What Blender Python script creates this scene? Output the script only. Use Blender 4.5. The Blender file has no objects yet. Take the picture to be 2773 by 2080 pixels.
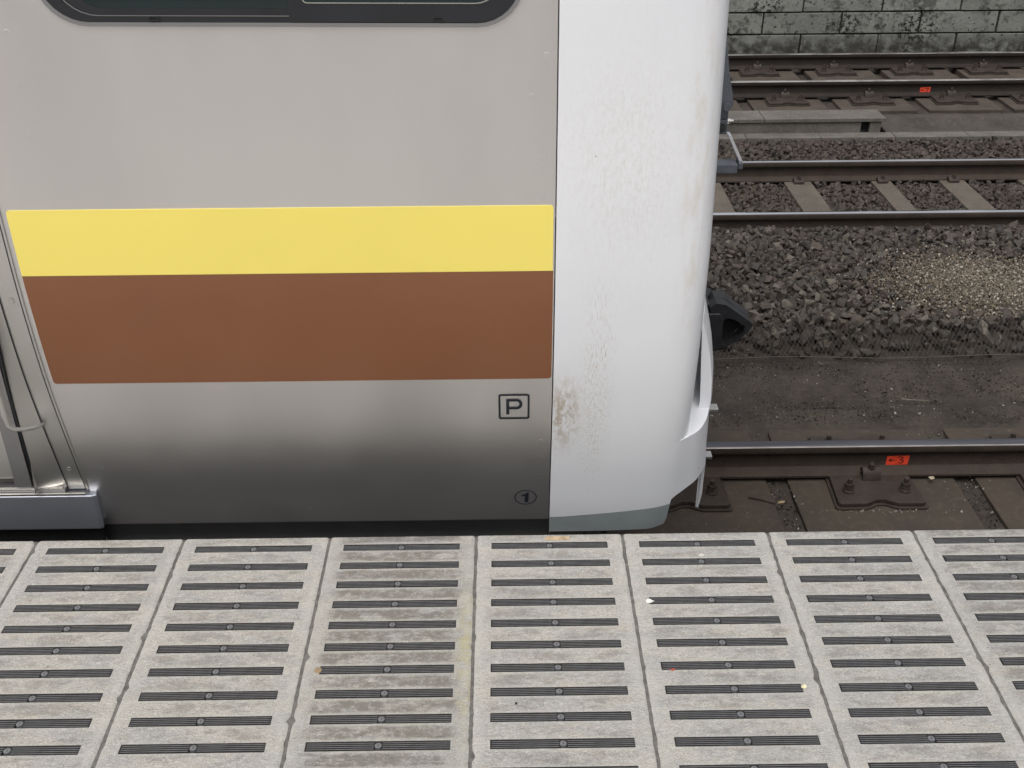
import bpy, bmesh, math, random
import numpy as np
from mathutils import Matrix, Vector, noise as mn
random.seed(7); rng = np.random.default_rng(7)
S = bpy.context.scene
R = math.radians

# ------------------------------------------------------------ camera
cam = bpy.data.objects.new('camera', bpy.data.cameras.new('camera')); S.collection.objects.link(cam)
f_ = Vector((.007, .868, -.496)).normalized(); r_ = Vector((1, -.012, -.006)); r_ = (r_ - f_ * r_.dot(f_)).normalized(); u_ = r_.cross(f_)
cam.matrix_world = Matrix(((r_.x, u_.x, -f_.x, 0), (r_.y, u_.y, -f_.y, -2.213), (r_.z, u_.z, -f_.z, 1.70), (0, 0, 0, 1)))
cam.data.sensor_width = 36; cam.data.lens = 38.67; cam.data.clip_start = .05; cam.data.clip_end = 1000
S.camera = cam
# ------------------------------------------------------------ sky, sun, exposure (bright overcast)
SUN_EL, SUN_AZ = 66, 200          # azimuth: degrees clockwise from +Y, behind the photographer
W = bpy.data.worlds.new('World'); S.world = W; W.use_nodes = True
wt = W.node_tree; bg = wt.nodes['Background']
sky = wt.nodes.new('ShaderNodeTexSky'); sky.sky_type = 'NISHITA'; sky.sun_disc = False
sky.sun_elevation = R(SUN_EL); sky.sun_rotation = R(SUN_AZ); sky.air_density = 1.0; sky.dust_density = 6.0; sky.ozone_density = 1.0
hs = wt.nodes.new('ShaderNodeHueSaturation'); hs.inputs['Saturation'].default_value = .22
wt.links.new(sky.outputs[0], hs.inputs['Color']); wt.links.new(hs.outputs[0], bg.inputs[0]); bg.inputs[1].default_value = .15
sun = bpy.data.objects.new('sun', bpy.data.lights.new('sun', 'SUN')); S.collection.objects.link(sun)
sun.data.energy = .95; sun.data.angle = R(38); sun.data.color = (1, .965, .93)
d = Vector((math.sin(R(SUN_AZ)) * math.cos(R(SUN_EL)), math.cos(R(SUN_AZ)) * math.cos(R(SUN_EL)), math.sin(R(SUN_EL))))
sun.rotation_euler = d.to_track_quat('Z', 'Y').to_euler()
S.view_settings.view_transform = 'Standard'; S.view_settings.look = 'None'; S.view_settings.gamma = 1
S.view_settings.use_curve_mapping = False; S.view_settings.exposure = 0.12

# ------------------------------------------------------------ materials
def lin(r, g, b):
    return tuple(((c / 255) / 12.92 if c / 255 <= .04045 else ((c / 255 + .055) / 1.055) ** 2.4) for c in (r, g, b)) + (1,)
class NT:
    def __init__(s, name, rough=.6, metal=0, spec=.5):
        s.m = bpy.data.materials.new(name); s.m.use_nodes = True; s.t = s.m.node_tree; s.b = s.t.nodes['Principled BSDF']
        s.b.inputs['Roughness'].default_value = rough; s.b.inputs['Metallic'].default_value = metal
        s.b.inputs['Specular IOR Level'].default_value = spec
        s.co = s.t.nodes.new('ShaderNodeTexCoord').outputs['Object']
    def L(s, a, b): s.t.links.new(a, b)
    def mapv(s, scale=(1, 1, 1), loc=(0, 0, 0), src=None):
        n = s.t.nodes.new('ShaderNodeMapping'); n.inputs['Scale'].default_value = scale; n.inputs['Location'].default_value = loc
        s.L(src or s.co, n.inputs[0]); return n.outputs[0]
    def noise(s, scale, det=4, rough=.55, v=None, dist=0):
        n = s.t.nodes.new('ShaderNodeTexNoise'); n.inputs['Scale'].default_value = scale; n.inputs['Detail'].default_value = det
        n.inputs['Roughness'].default_value = rough; n.inputs['Distortion'].default_value = dist
        s.L(v or s.co, n.inputs['Vector']); return n.outputs[0]
    def vor(s, scale, v=None, out='Distance'):
        n = s.t.nodes.new('ShaderNodeTexVoronoi'); n.inputs['Scale'].default_value = scale; s.L(v or s.co, n.inputs['Vector']); return n.outputs[out]
    def mr(s, x, a, b, c=0, d=1):
        n = s.t.nodes.new('ShaderNodeMapRange'); n.inputs[1].default_value = a; n.inputs[2].default_value = b
        n.inputs[3].default_value = c; n.inputs[4].default_value = d; n.interpolation_type = 'SMOOTHSTEP'; s.L(x, n.inputs[0]); return n.outputs[0]
    def math(s, op, a, b=None):
        n = s.t.nodes.new('ShaderNodeMath'); n.operation = op; n.use_clamp = False
        for i, x in enumerate((a, b)):
            if x is None: continue
            if isinstance(x, (int, float)): n.inputs[i].default_value = x
            else: s.L(x, n.inputs[i])
        return n.outputs[0]
    def mix(s, fac, a, b, mode='MIX'):
        n = s.t.nodes.new('ShaderNodeMix'); n.data_type = 'RGBA'; n.blend_type = mode
        if isinstance(fac, (int, float)): n.inputs[0].default_value = fac
        else: s.L(fac, n.inputs[0])
        for i, x in ((6, a), (7, b)):
            if isinstance(x, tuple): n.inputs[i].default_value = x
            else: s.L(x, n.inputs[i])
        return n.outputs[2]
    def blob(s, c, r, edge=1.0):       # soft ellipsoid mask round an object-space point
        v = s.mapv((1 / r[0], 1 / r[1], 1 / r[2]), (-c[0] / r[0], -c[1] / r[1], -c[2] / r[2]))
        n = s.t.nodes.new('ShaderNodeVectorMath'); n.operation = 'LENGTH'; s.L(v, n.inputs[0])
        return s.mr(n.outputs['Value'], 1, 1 - edge, 0, 1)
    def sep(s):
        n = s.t.nodes.new('ShaderNodeSeparateXYZ'); s.L(s.co, n.inputs[0]); return n.outputs
    def col(s, x):
        if isinstance(x, tuple): s.b.inputs['Base Color'].default_value = x
        else: s.L(x, s.b.inputs['Base Color'])
        return s
    def bump(s, h, dist=.002, st=1.0):
        n = s.t.nodes.new('ShaderNodeBump'); n.inputs['Distance'].default_value = dist; n.inputs['Strength'].default_value = st
        s.L(h, n.inputs['Height']); s.L(n.outputs[0], s.b.inputs['Normal']); return s
    def rgh(s, x): s.L(x, s.b.inputs['Roughness']); return s

def simple(name, c, rough=.6, metal=0, var=.25, scale=20, bump=0, spec=.5):
    n = NT(name, rough, metal, spec); a = c; b = tuple(x * (1 - var) for x in c[:3]) + (1,)
    n.col(n.mix(n.mr(n.noise(scale, 5), .3, .7), a, b))
    if bump: n.bump(n.noise(scale * 4, 4), bump)
    return n.m

def slab_material(name, dirt, tint):
    n = NT(name, .82, 0, .35)
    warm, cool, pale = (.485 * tint, .465 * tint, .425 * tint, 1), (.41 * tint, .405 * tint, .395 * tint, 1), (.62 * tint, .605 * tint, .57 * tint, 1)
    info = n.t.nodes.new('ShaderNodeObjectInfo').outputs['Random']
    off = n.t.nodes.new('ShaderNodeCombineXYZ'); n.L(n.math('MULTIPLY', info, 37.0), off.inputs[0]); n.L(n.math('MULTIPLY', info, 91.0), off.inputs[1])
    add = n.t.nodes.new('ShaderNodeVectorMath'); add.operation = 'ADD'; n.L(n.co, add.inputs[0]); n.L(off.outputs[0], add.inputs[1]); v = add.outputs[0]
    vs = n.mapv((1, 2.2, 1), src=v)
    c = n.mix(n.mr(n.noise(6, 7, .7, vs), .42, .58), warm, cool)
    c = n.mix(n.math('MULTIPLY', n.mr(n.noise(13, 6, .7, vs), .52, .64), .5), c, (.46, .415, .345, 1))
    c = n.mix(n.math('MULTIPLY', n.mr(n.noise(70, 6, .85, vs), .5, .6), .75), c, pale)
    c = n.mix(n.math('MULTIPLY', n.mr(n.noise(38, 7, .8, vs), .48, .36), .5), c, (.30, .285, .26, 1))
    c = n.mix(n.math('MULTIPLY', n.mr(n.noise(120, 5, .8, vs), .43, .33), .7), c, (.19, .18, .165, 1))
    c = n.mix(n.math('MULTIPLY', n.mr(n.noise(190, 3, .7, vs), .53, .60), .75), c, (.24, .225, .2, 1))
    # brownish soiled patches, held between the raised strips
    sy = n.sep()
    st = n.math('MULTIPLY', n.mr(n.noise(11, 8, .78, vs), .50 - .13 * dirt, .62 - .09 * dirt), .35 + .6 * dirt)
    st = n.math('MULTIPLY', st, n.mr(n.noise(60, 6, .8, v), .36, .52, .35, 1))
    wob = n.math('ADD', sy[1], n.math('MULTIPLY', n.math('SUBTRACT', n.noise(14, 4, .6, v), .5), .02))
    ph = n.math('MULTIPLY', n.math('ADD', wob, .0459 + .035), 2 * math.pi / .06996)
    band = n.mr(n.math('COSINE', ph), -.35, .55)
    edge = n.mr(n.math('ADD', n.math('ABSOLUTE', n.math('SUBTRACT', sy[0], .183)), n.math('MULTIPLY', n.math('SUBTRACT', n.noise(22, 5, .7, v), .5), .09)), .168, .125)
    st = n.math('MULTIPLY', st, n.math('MAXIMUM', .25, n.math('MULTIPLY', band, edge)))
    c = n.mix(st, c, (.20, .187, .165, 1))
    if dirt > .8:
        c = n.mix(n.math('MULTIPLY', n.mr(n.noise(40, 7, .8, v), .42, .56), n.math('MULTIPLY', n.blob((.352, -.42, 0), (.03, .33, .2), .9), .75)), c, (.40, .36, .16, 1))
    rim = n.math('MAXIMUM', n.mr(n.math('ABSOLUTE', n.math('SUBTRACT', sy[0], .183)), .150, .168), n.mr(band, .5, .0, 0, .55))
    c = n.mix(n.math('MULTIPLY', n.math('MULTIPLY', rim, n.mr(n.noise(16, 6, .7, v), .3, .62)), .42), c, (.56, .55, .515, 1))
    # chewing-gum like dark dots and white specks
    c = n.mix(n.mr(n.vor(60, v), .075, .05), c, (.66, .65, .62, 1))
    c = n.mix(n.mr(n.vor(21, n.mapv((1, 1, 1), (5, 3, 0), src=v)), .035, .02), c, (.10, .09, .08, 1))
    n.col(c)
    h = n.math('ADD', n.math('MULTIPLY', n.noise(60, 6, .7, vs), 1.0), n.math('MULTIPLY', n.noise(250, 3, .6, v), .5))
    return n.bump(h, .007, 1.0).m

M = {}
M['slab'] = slab_material('worn_concrete', .36, 1.0)
M['slab_mid'] = slab_material('soiled_concrete', .7, .97)
M['slab_dirty'] = slab_material('mossy_concrete', 1.0, .95)
M['grout'] = simple('joint_grout', (.165, .157, .145, 1), .9, 0, .5, 60, .003)
M['groove'] = simple('soot_and_groove_shade', (.045, .042, .038, 1), .9, 0, .5, 35, .001)  # soot round the strips, plus shade painted into the rib grooves
M['strip'] = simple('dark_rubber', (.165, .17, .18, 1), .5, 0, .35, 45, .0005)
M['under'] = simple('sooty_platform_wall', (.05, .048, .048, 1), .95, 0, .3, 9)
M['plat'] = simple('platform_concrete', (.42, .40, .37, 1), .85, 0, .25, 12, .002)
# brushed stainless
def steel(name, c, rough, wav=.0):
    n = NT(name, rough, .92, .5)
    a = n.noise(3, 3, .5, n.mapv((1, 1, .35)))
    n.col(n.mix(n.mr(a, .35, .65), c, tuple(x * .93 for x in c[:3]) + (1,)))
    n.rgh(n.mr(n.noise(6, 3, .6), .3, .7, rough - .015, rough + .02))
    return n.bump(n.noise(1.3, 2, .4, n.mapv((1, 1, .4))), .002, .12).m
M['steel'] = steel('brushed_stainless', (.79, .77, .755, 1), .40)
M['steel_f'] = steel('frame_stainless', (.68, .665, .64, 1), .42)
M['sill'] = steel('polished_sill', (.8, .81, .85, 1), .32)
M['step'] = steel('step_stainless', (.42, .44, .49, 1), .5)
M['black'] = simple('black_paint', (.018, .018, .019, 1), .55, 0, .3, 9)
M['void'] = simple('dark_gap_shade', (.008, .008, .008, 1), .9, 0, .2, 9)  # near-black colour standing in for shade under the car and inside gaps
M['yellow'] = simple('yellow_film', lin(246, 226, 114), .30, 0, .035, 2.5)
M['brown'] = simple('brown_film', lin(131, 85, 57), .26, 0, .10, 2.2)
M['mark'] = simple('navy_lettering', (.018, .02, .03, 1), .5, 0, .25, 30)
n = NT('white_gelcoat', .33, 0, .45)
vv = n.mapv((17, 17, .8)); vs2 = n.mapv((1, 1, .55))
c = n.mix(n.mr(n.noise(1.6, 3), .3, .7), (.78, .79, .81, 1), (.74, .75, .78, 1))
rough_patch = n.math('MAXIMUM', n.math('MULTIPLY', n.blob((.27, .1, .93), (.26, .5, .40), .95), .8), n.blob((.17, .13, .26), (.13, .4, .24), .9))
sc = n.mr(n.noise(130, 5, .8, vs2), .40, .68)
c = n.mix(n.math('MULTIPLY', n.math('MULTIPLY', rough_patch, sc), .42), c, (.56, .52, .46, 1))
streak = n.mr(n.noise(26, 4, .7, vv), .50, .66)
lowst = n.math('MAXIMUM', n.blob((.225, .12, .35), (.06, .4, .45), .8), n.math('MULTIPLY', n.blob((.27, .1, .9), (.16, .4, .5), .9), .22))
c = n.mix(n.math('MULTIPLY', n.math('MULTIPLY', lowst, streak), .75), c, (.44, .37, .27, 1))
sp = n.math('MULTIPLY', n.blob((.145, .13, .27), (.062, .3, .17), .95), n.mr(n.noise(70, 6, .8, n.mapv((1, 1, .35))), .40, .60))
c = n.mix(n.math('MULTIPLY', sp, .85), c, (.36, .28, .18, 1))
es = n.math('MULTIPLY', n.blob((.43, .12, .9), (.05, .3, .62), .8), n.mr(n.noise(10, 6, .75, n.mapv((4, 4, 1))), .42, .7))
c = n.mix(n.math('MULTIPLY', es, .55), c, (.58, .53, .44, 1))
c = n.mix(n.mr(n.vor(9, n.mapv((1, .2, 1), (3, 0, 7))), .022, .012), c, (.25, .22, .18, 1))
n.col(c); M['white'] = n.bump(n.math('MULTIPLY', rough_patch, n.noise(80, 5, .8, vs2)), .0016, .6).m
M['grey_band'] = simple('grey_skirt_paint', lin(150, 158, 160), .45, 0, .14, 11)
M['rubber'] = simple('black_sash', (.022, .024, .028, 1), .32, 0, .2, 10)
M['glass'] = simple('tinted_glass', (.01, .022, .024, 1), .06, 0, .1, 3)
M['rim'] = steel('window_rim_metal', (.36, .355, .36, 1), .45)
M['bluegrey'] = simple('blue_grey_casting', (.115, .125, .145, 1), .5, .25, .3, 25, .0006)
M['bolt_b'] = simple('bright_steel', (.7, .68, .64, 1), .25, .9, .1, 20)
M['coupler'] = simple('coupler_iron', (.03, .031, .034, 1), .5, .2, .4, 18, .0015)
M['plow'] = simple('cream_plate', (.36, .35, .30, 1), .7, 0, .3, 10)
# track materials
def grime(name, a, b, sc, rough=.85, bump=.004, speck=0):
    n = NT(name, rough, 0, .25); c = n.mix(n.mr(n.noise(sc, 7, .65), .35, .65), a, b)
    c = n.mix(n.math('MULTIPLY', n.mr(n.noise(sc * 9, 5, .7), .5, .7), .5), c, tuple(x * 1.6 for x in a[:3]) + (1,))
    if speck: c = n.mix(n.mr(n.vor(speck), .05, .03), c, (.3, .29, .27, 1))
    return n.col(c).bump(n.noise(sc * 7, 6, .7), bump).m
M['dirt'] = grime('brake_dust_dirt', (0.0585, 0.0490, 0.0407, 1), (0.0339, 0.0283, 0.0243, 1), 4, .9, .012, 30)
M['sleeper'] = grime('grimy_sleeper', (0.0601, 0.0482, 0.0364, 1), (0.0474, 0.0390, 0.0335, 1), 3, .85, .003, 14)
M['sleeper_c'] = grime('dusty_concrete_sleeper', (0.1116, 0.0963, 0.0781, 1), (0.0884, 0.0756, 0.0630, 1), 6, .85, .003, 20)
M['sleeper_f'] = grime('brown_concrete_sleeper', (0.0744, 0.0603, 0.0487, 1), (0.0539, 0.0432, 0.0353, 1), 6)
M['rust'] = grime('rusty_rail_side', (0.0474, 0.0359, 0.0286, 1), (0.0364, 0.0275, 0.0228, 1), 9, .75, .0015)
M['rust_far'] = grime('dark_far_rail_side', (.030, .0235, .020, 1), (.022, .0175, .0155, 1), 9, .75, .0015)
M['ramp'] = grime('dusty_channel_concrete', (0.0672, 0.0589, 0.0507, 1), (0.0434, 0.0383, 0.0335, 1), 3)
M['plate'] = grime('rusty_plate', (0.0474, 0.0367, 0.0307, 1), (0.0332, 0.0260, 0.0214, 1), 14, .6, .001)
M['trough'] = grime('cable_trough_concrete', (0.1348, 0.1242, 0.1109, 1), (0.0977, 0.0900, 0.0790, 1), 5)
n = NT('worn_rail_head', .25, 1); n.col(n.mix(n.mr(n.noise(8, 4, .6, n.mapv((.15, 3, 1))), .35, .65), (.97, .97, 1, 1), (.85, .84, .85, 1)))
n.rgh(n.mr(n.noise(1.1, 3, .5, n.mapv((1, .01, .01))), .42, .58, .08, .34)); M['head'] = n.m
n = NT('dull_rail_head', .45, .6); n.col(n.mix(n.mr(n.noise(8, 4, .6, n.mapv((.15, 3, 1))), .35, .65), (.12, .122, .14, 1), (.08, .08, .09, 1))); M['head_dull'] = n.m
n = NT('rail_edge_gleam', .3, .85); n.col(n.mix(n.mr(n.noise(12, 4, .7, n.mapv((.3, 1, 1))), .4, .6), (.8, .76, .72, 1), (.40, .36, .33, 1))); M['gleam'] = n.m
M['gleam_low'] = simple('dull_edge_gleam', (.42, .39, .36, 1), .35, .8, .3, 8)
def stone(name, pal, rough=.75, spec=.35):
    n = NT(name, rough, 0, spec); g = n.t.nodes.new('ShaderNodeNewGeometry'); r = n.t.nodes.new('ShaderNodeValToRGB'); n.L(g.outputs['Random Per Island'], r.inputs[0])
    e = r.color_ramp.elements; e[0].color = pal[0]; e[0].position = 0; e[1].color = pal[-1]; e[1].position = 1
    for i, p in enumerate(pal[1:-1]): x = e.new((i + 1) / (len(pal) - 1)); x.color = p
    c = n.mix(n.mr(n.noise(40, 5, .7), .3, .7, 0, .5), r.outputs[0], (.024, .020, .018, 1))
    return n.col(c).bump(n.noise(120, 4, .7), .0015).m
M['ballast'] = stone('ballast_stone', [(.038, .031, .026, 1), (.068, .056, .047, 1), (.086, .067, .054, 1), (.054, .050, .046, 1), (.075, .066, .056, 1), (.16, .14, .117, 1)])
M['ballast_far'] = stone('far_ballast_stone', [(.036, .030, .026, 1), (.060, .048, .041, 1), (.074, .056, .046, 1), (.085, .072, .06, 1)])
M['pebble'] = stone('pale_pebble', [(.075, .062, .047, 1), (.14, .112, .078, 1), (.22, .175, .12, 1), (.10, .084, .064, 1), (.55, .50, .41, 1)], .45, .5)
M['chips'] = stone('white_chip', [(.15, .14, .12, 1), (.5, .48, .45, 1), (.3, .27, .23, 1)], .5)
M['wire'] = simple('rusty_wire', (.09, .08, .072, 1), .7, .2, .3, 20)
M['orange'] = simple('orange_tag', lin(230, 74, 44), .6, 0, .12, 30)
M['ink'] = simple('black_ink', (.012, .01, .01, 1), .7, 0, .1, 10)
M['leaf'] = simple('dry_leaf', (.34, .25, .15, 1), .8, 0, .4, 30, .001)
M['leaf_pale'] = simple('pale_dry_leaf', (.42, .36, .26, 1), .8, 0, .4, 30, .001)
M['twig'] = simple('twig_bark', (.055, .04, .028, 1), .8, 0, .4, 30)
M['twig_pale'] = simple('pale_twig_bark', (.17, .15, .12, 1), .8, 0, .4, 30)
M['tape'] = simple('tan_tape', (.50, .38, .235, 1), .8, 0, .35, 60, .001)
M['creambit2'] = simple('white_splash', (.68, .67, .64, 1), .8)
M['redbit'] = simple('red_scrap', (.45, .06, .03, 1), .6)
M['creambit'] = simple('cream_scrap', (.72, .66, .42, 1), .6)
n = NT('lichen_block', .9, 0, .25); gi = n.t.nodes.new('ShaderNodeNewGeometry').outputs['Random Per Island']
c = n.mix(n.mr(n.noise(2.2, 6, .65), .35, .65), (.26, .27, .245, 1), (.175, .183, .166, 1))
c = n.mix(n.math('MULTIPLY', gi, .45), c, (.155, .157, .14, 1))
c = n.mix(n.math('MULTIPLY', n.mr(n.noise(7, 7, .7), .50, .62), .75), c, (.065, .066, .060, 1))
c = n.mix(n.math('MULTIPLY', n.mr(n.noise(1.5, 3, .5, n.mapv((1, 1, 1), (4, 0, 2))), .47, .60), n.mr(n.noise(20, 5, .7), .49, .56)), c, (.02, .019, .018, 1))
c = n.mix(n.math('MULTIPLY', n.mr(n.noise(16, 5, .6), .60, .655), .85), c, (.03, .028, .027, 1))
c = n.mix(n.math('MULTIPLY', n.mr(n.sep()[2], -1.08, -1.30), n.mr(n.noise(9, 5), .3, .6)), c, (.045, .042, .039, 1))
M['block'] = n.col(c).bump(n.noise(25, 6, .7), .012).m
M['mortar'] = simple('wall_mortar', (.03, .028, .026, 1), .95, 0, .3, 20)

# ------------------------------------------------------------ mesh helpers
class MB:
    def __init__(s): s.v = []; s.f = []; s.mi = []; s.cur = 0
    def add(s, vs, fs):
        o = len(s.v); s.v += [tuple(p) for p in vs]; s.f += [tuple(i + o for i in f) for f in fs]; s.mi += [s.cur] * len(fs); return s
    def box(s, x0, x1, y0, y1, z0, z1):
        vs = [(x, y, z) for x in (x0, x1) for y in (y0, y1) for z in (z0, z1)]
        return s.add(vs, [(0, 1, 3, 2), (4, 6, 7, 5), (0, 4, 5, 1), (2, 3, 7, 6), (0, 2, 6, 4), (1, 5, 7, 3)])
    def prism(s, poly, a0, a1, ax='y'):       # polygon in the plane across axis ax, extruded a0..a1
        def P(p, a): return {'x': (a, p[0], p[1]), 'y': (p[0], a, p[1]), 'z': (p[0], p[1], a)}[ax]
        k = len(poly); vs = [P(p, a0) for p in poly] + [P(p, a1) for p in poly]
        return s.add(vs, [tuple(range(k)), tuple(range(2 * k - 1, k - 1, -1))] + [(i, i + k, (i + 1) % k + k, (i + 1) % k) for i in range(k)])
    def cyl(s, c, r, h, axis=(0, 0, 1), n=14, r2=None):
        a = Vector(axis).normalized(); t = a.orthogonal().normalized(); b = a.cross(t); c = Vector(c); r2 = r if r2 is None else r2
        p0 = [c + (t * math.cos(k * 2 * math.pi / n) + b * math.sin(k * 2 * math.pi / n)) * r for k in range(n)]
        p1 = [c + a * h + (t * math.cos(k * 2 * math.pi / n) + b * math.sin(k * 2 * math.pi / n)) * r2 for k in range(n)]
        return s.add(p0 + p1, [tuple(range(n - 1, -1, -1)), tuple(range(n, 2 * n))] + [(k, (k + 1) % n, (k + 1) % n + n, k + n) for k in range(n)])
    def grid(s, fn, nu, nv, flip=False):
        vs = [fn(i, j) for i in range(nu) for j in range(nv)]
        fs = [(i * nv + j, (i + 1) * nv + j, (i + 1) * nv + j + 1, i * nv + j + 1) for i in range(nu - 1) for j in range(nv - 1)]
        if flip: fs = [f[::-1] for f in fs]
        return s.add(vs, fs)
    def tube(s, pts, r, n=8, sx=1):
        pts = [Vector(p) for p in pts]; rr = r if isinstance(r, (list, tuple)) else [r] * len(pts); rings = []
        for i, p in enumerate(pts):
            a = (pts[min(i + 1, len(pts) - 1)] - pts[max(i - 1, 0)]).normalized(); t = a.cross(Vector((0, 0, 1)) if abs(a.z) < .9 else Vector((1, 0, 0))).normalized(); b = a.cross(t)
            rings.append([p + (t * math.cos(k * 2 * math.pi / n) * sx + b * math.sin(k * 2 * math.pi / n)) * rr[i] for k in range(n)])
        vs = [v for g in rings for v in g]; fs = [(i * n + k, i * n + (k + 1) % n, (i + 1) * n + (k + 1) % n, (i + 1) * n + k) for i in range(len(pts) - 1) for k in range(n)]
        fs += [tuple(range(n - 1, -1, -1)), tuple(range(len(vs) - n, len(vs)))]
        return s.add(vs, fs)
    def build(s, name, mats, parent=None, smooth=False, bevel=0, seg=2, loc=None):
        me = bpy.data.meshes.new(name); me.from_pydata(s.v, [], s.f); me.update()
        for m in (mats if isinstance(mats, list) else [mats]): me.materials.append(m)
        me.polygons.foreach_set('material_index', s.mi)
        bm = bmesh.new(); bm.from_mesh(me); bmesh.ops.recalc_face_normals(bm, faces=bm.faces)
        if bevel:
            es = [e for e in bm.edges if len(e.link_faces) == 2 and e.calc_face_angle(0) > R(25)]
            bmesh.ops.bevel(bm, geom=es, offset=bevel, segments=seg, affect='EDGES', profile=.6, clamp_overlap=True)
        bm.to_mesh(me); bm.free()
        if smooth: me.shade_smooth() if smooth is True else me.set_sharp_from_angle(angle=R(smooth))
        if smooth and smooth is not True: me.polygons.foreach_set('use_smooth', [True] * len(me.polygons)); me.set_sharp_from_angle(angle=R(smooth))
        o = bpy.data.objects.new(name, me); S.collection.objects.link(o)
        if parent: o.parent = parent
        if loc: o.location = loc
        return o
def tag(o, label=None, cat=None, group=None, kind=None):
    if label: o['label'] = label
    if cat: o['category'] = cat
    if group: o['group'] = group
    if kind: o['kind'] = kind
    return o
def empty(name, loc=(0, 0, 0)):
    o = bpy.data.objects.new(name, None); o.empty_display_size = .1; o.location = loc; S.collection.objects.link(o); return o
def copy_tree(o, parent=None):
    c = o.copy(); S.collection.objects.link(c); c.parent = parent
    for ch in list(o.children): copy_tree(ch, c)
    return c
XL, XR = -6.0, 9.0

# ------------------------------------------------------------ ground
def sm(a, b, x): t = np.clip((x - a) / (b - a), 0, 1); return t * t * (3 - 2 * t)
def ground_h(x, y):
    h = np.where(y < 2.52, -1.312, -1.285)
    h = h + .014 * sm(2.55, 2.60, y) * (1 - sm(2.68, 2.76, y)) - .012 * sm(2.66, 2.76, y) * (1 - sm(2.8, 2.92, y)) + .042 * sm(2.82, 2.98, y) * (1 - sm(3.08, 3.24, y))
    h = h + .115 * sm(3.22, 3.42, y) - .05 * sm(4.5, 4.95, y) - .085 * sm(5.1, 5.25, y) + .012 * sm(6.3, 6.5, y) - .03 * sm(7.28, 7.3, y)
    return h
xs = np.concatenate([[-300, -80, -20], np.arange(-6, 9.01, .05), [20, 80, 300]]); ys = np.concatenate([[-300, -80, -20, -6, -.1], np.arange(0, 12.01, .035), [20, 80, 300]])
XX, YY = np.meshgrid(xs, ys, indexing='ij'); HH = ground_h(XX, YY)
nz = np.array([mn.fractal(Vector((x * 3, y * 5, 0)), .8, 2, 5) for x, y in zip(XX.ravel(), YY.ravel())]).reshape(XX.shape)
HH = HH + nz * .009 * ((YY > 0) & (YY < 12)) - .02 * ((YY > 9) | (YY < .2))
g = MB(); ny = len(ys); g.v = list(zip(XX.ravel().tolist(), YY.ravel().tolist(), HH.ravel().tolist()))
g.f = [(i * ny + j, (i + 1) * ny + j, (i + 1) * ny + j + 1, i * ny + j + 1) for i in range(len(xs) - 1) for j in range(ny - 1)]; g.mi = [0] * len(g.f)
tag(g.build('ground', M['dirt'], smooth=True), kind='structure')

# ------------------------------------------------------------ platform and its edge slabs
p = MB().box(-14, 14, -7, -.03, -1.35, -.065).box(-14, 14, -7, -.925, -.064, -.001)
p.box(-14, -2.274, -.924, -.002, -.064, -.001).box(1.758, 14, -.924, -.002, -.064, -.001)
p.cur = 1; p.box(-14, 14, -.0295, -.012, -1.35, -.066)
tag(p.build('platform', [M['plat'], M['under']]), 'pale concrete station platform', kind='structure')
WT, S0, SP = .36606, .0459, .06996; NROW = 12
def make_strip():
    m = MB(); x0, x1, w = .041, .3245, .0098; xm = (x0 + x1) / 2
    prof = []
    nr = 4; pitch = 2 * w / nr
    for k in range(nr):
        a = -w + k * pitch; prof += [(a, -.006), (a + .0005, .0014), (a + pitch - .0029, .0014), (a + pitch - .0025, -.006)]
    for a, b in ((x0, xm - .0085), (xm + .0085, x1)):
        vs = [(x, q[0], q[1]) for x in (a, b) for q in prof]; k = len(prof)
        for i in range(k - 1):
            m.cur = 0 if i % 4 == 1 else 1
            if i == 0: m.add(vs, [(0, 1, 1 + k, k)]); o_ = len(m.v) - 2 * k
            else: m.f.append((o_ + i, o_ + i + 1, o_ + i + 1 + k, o_ + i + k)); m.mi.append(m.cur)
        m.cur = 1
        m.add([(x, s_, z) for x in (a, b) for s_ in (-w, w) for z in (-.0075, -.0055)], [(0, 1, 3, 2), (4, 6, 7, 5), (0, 4, 5, 1), (2, 3, 7, 6), (1, 5, 7, 3)])
    m.cur = 0; m.cyl((xm, 0, -.005), .0070, .0062, n=18); m.cur = 1; m.box(xm - .0007, xm + .0007, -.0028, .0028, .0012, .0014)
    return m
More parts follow.
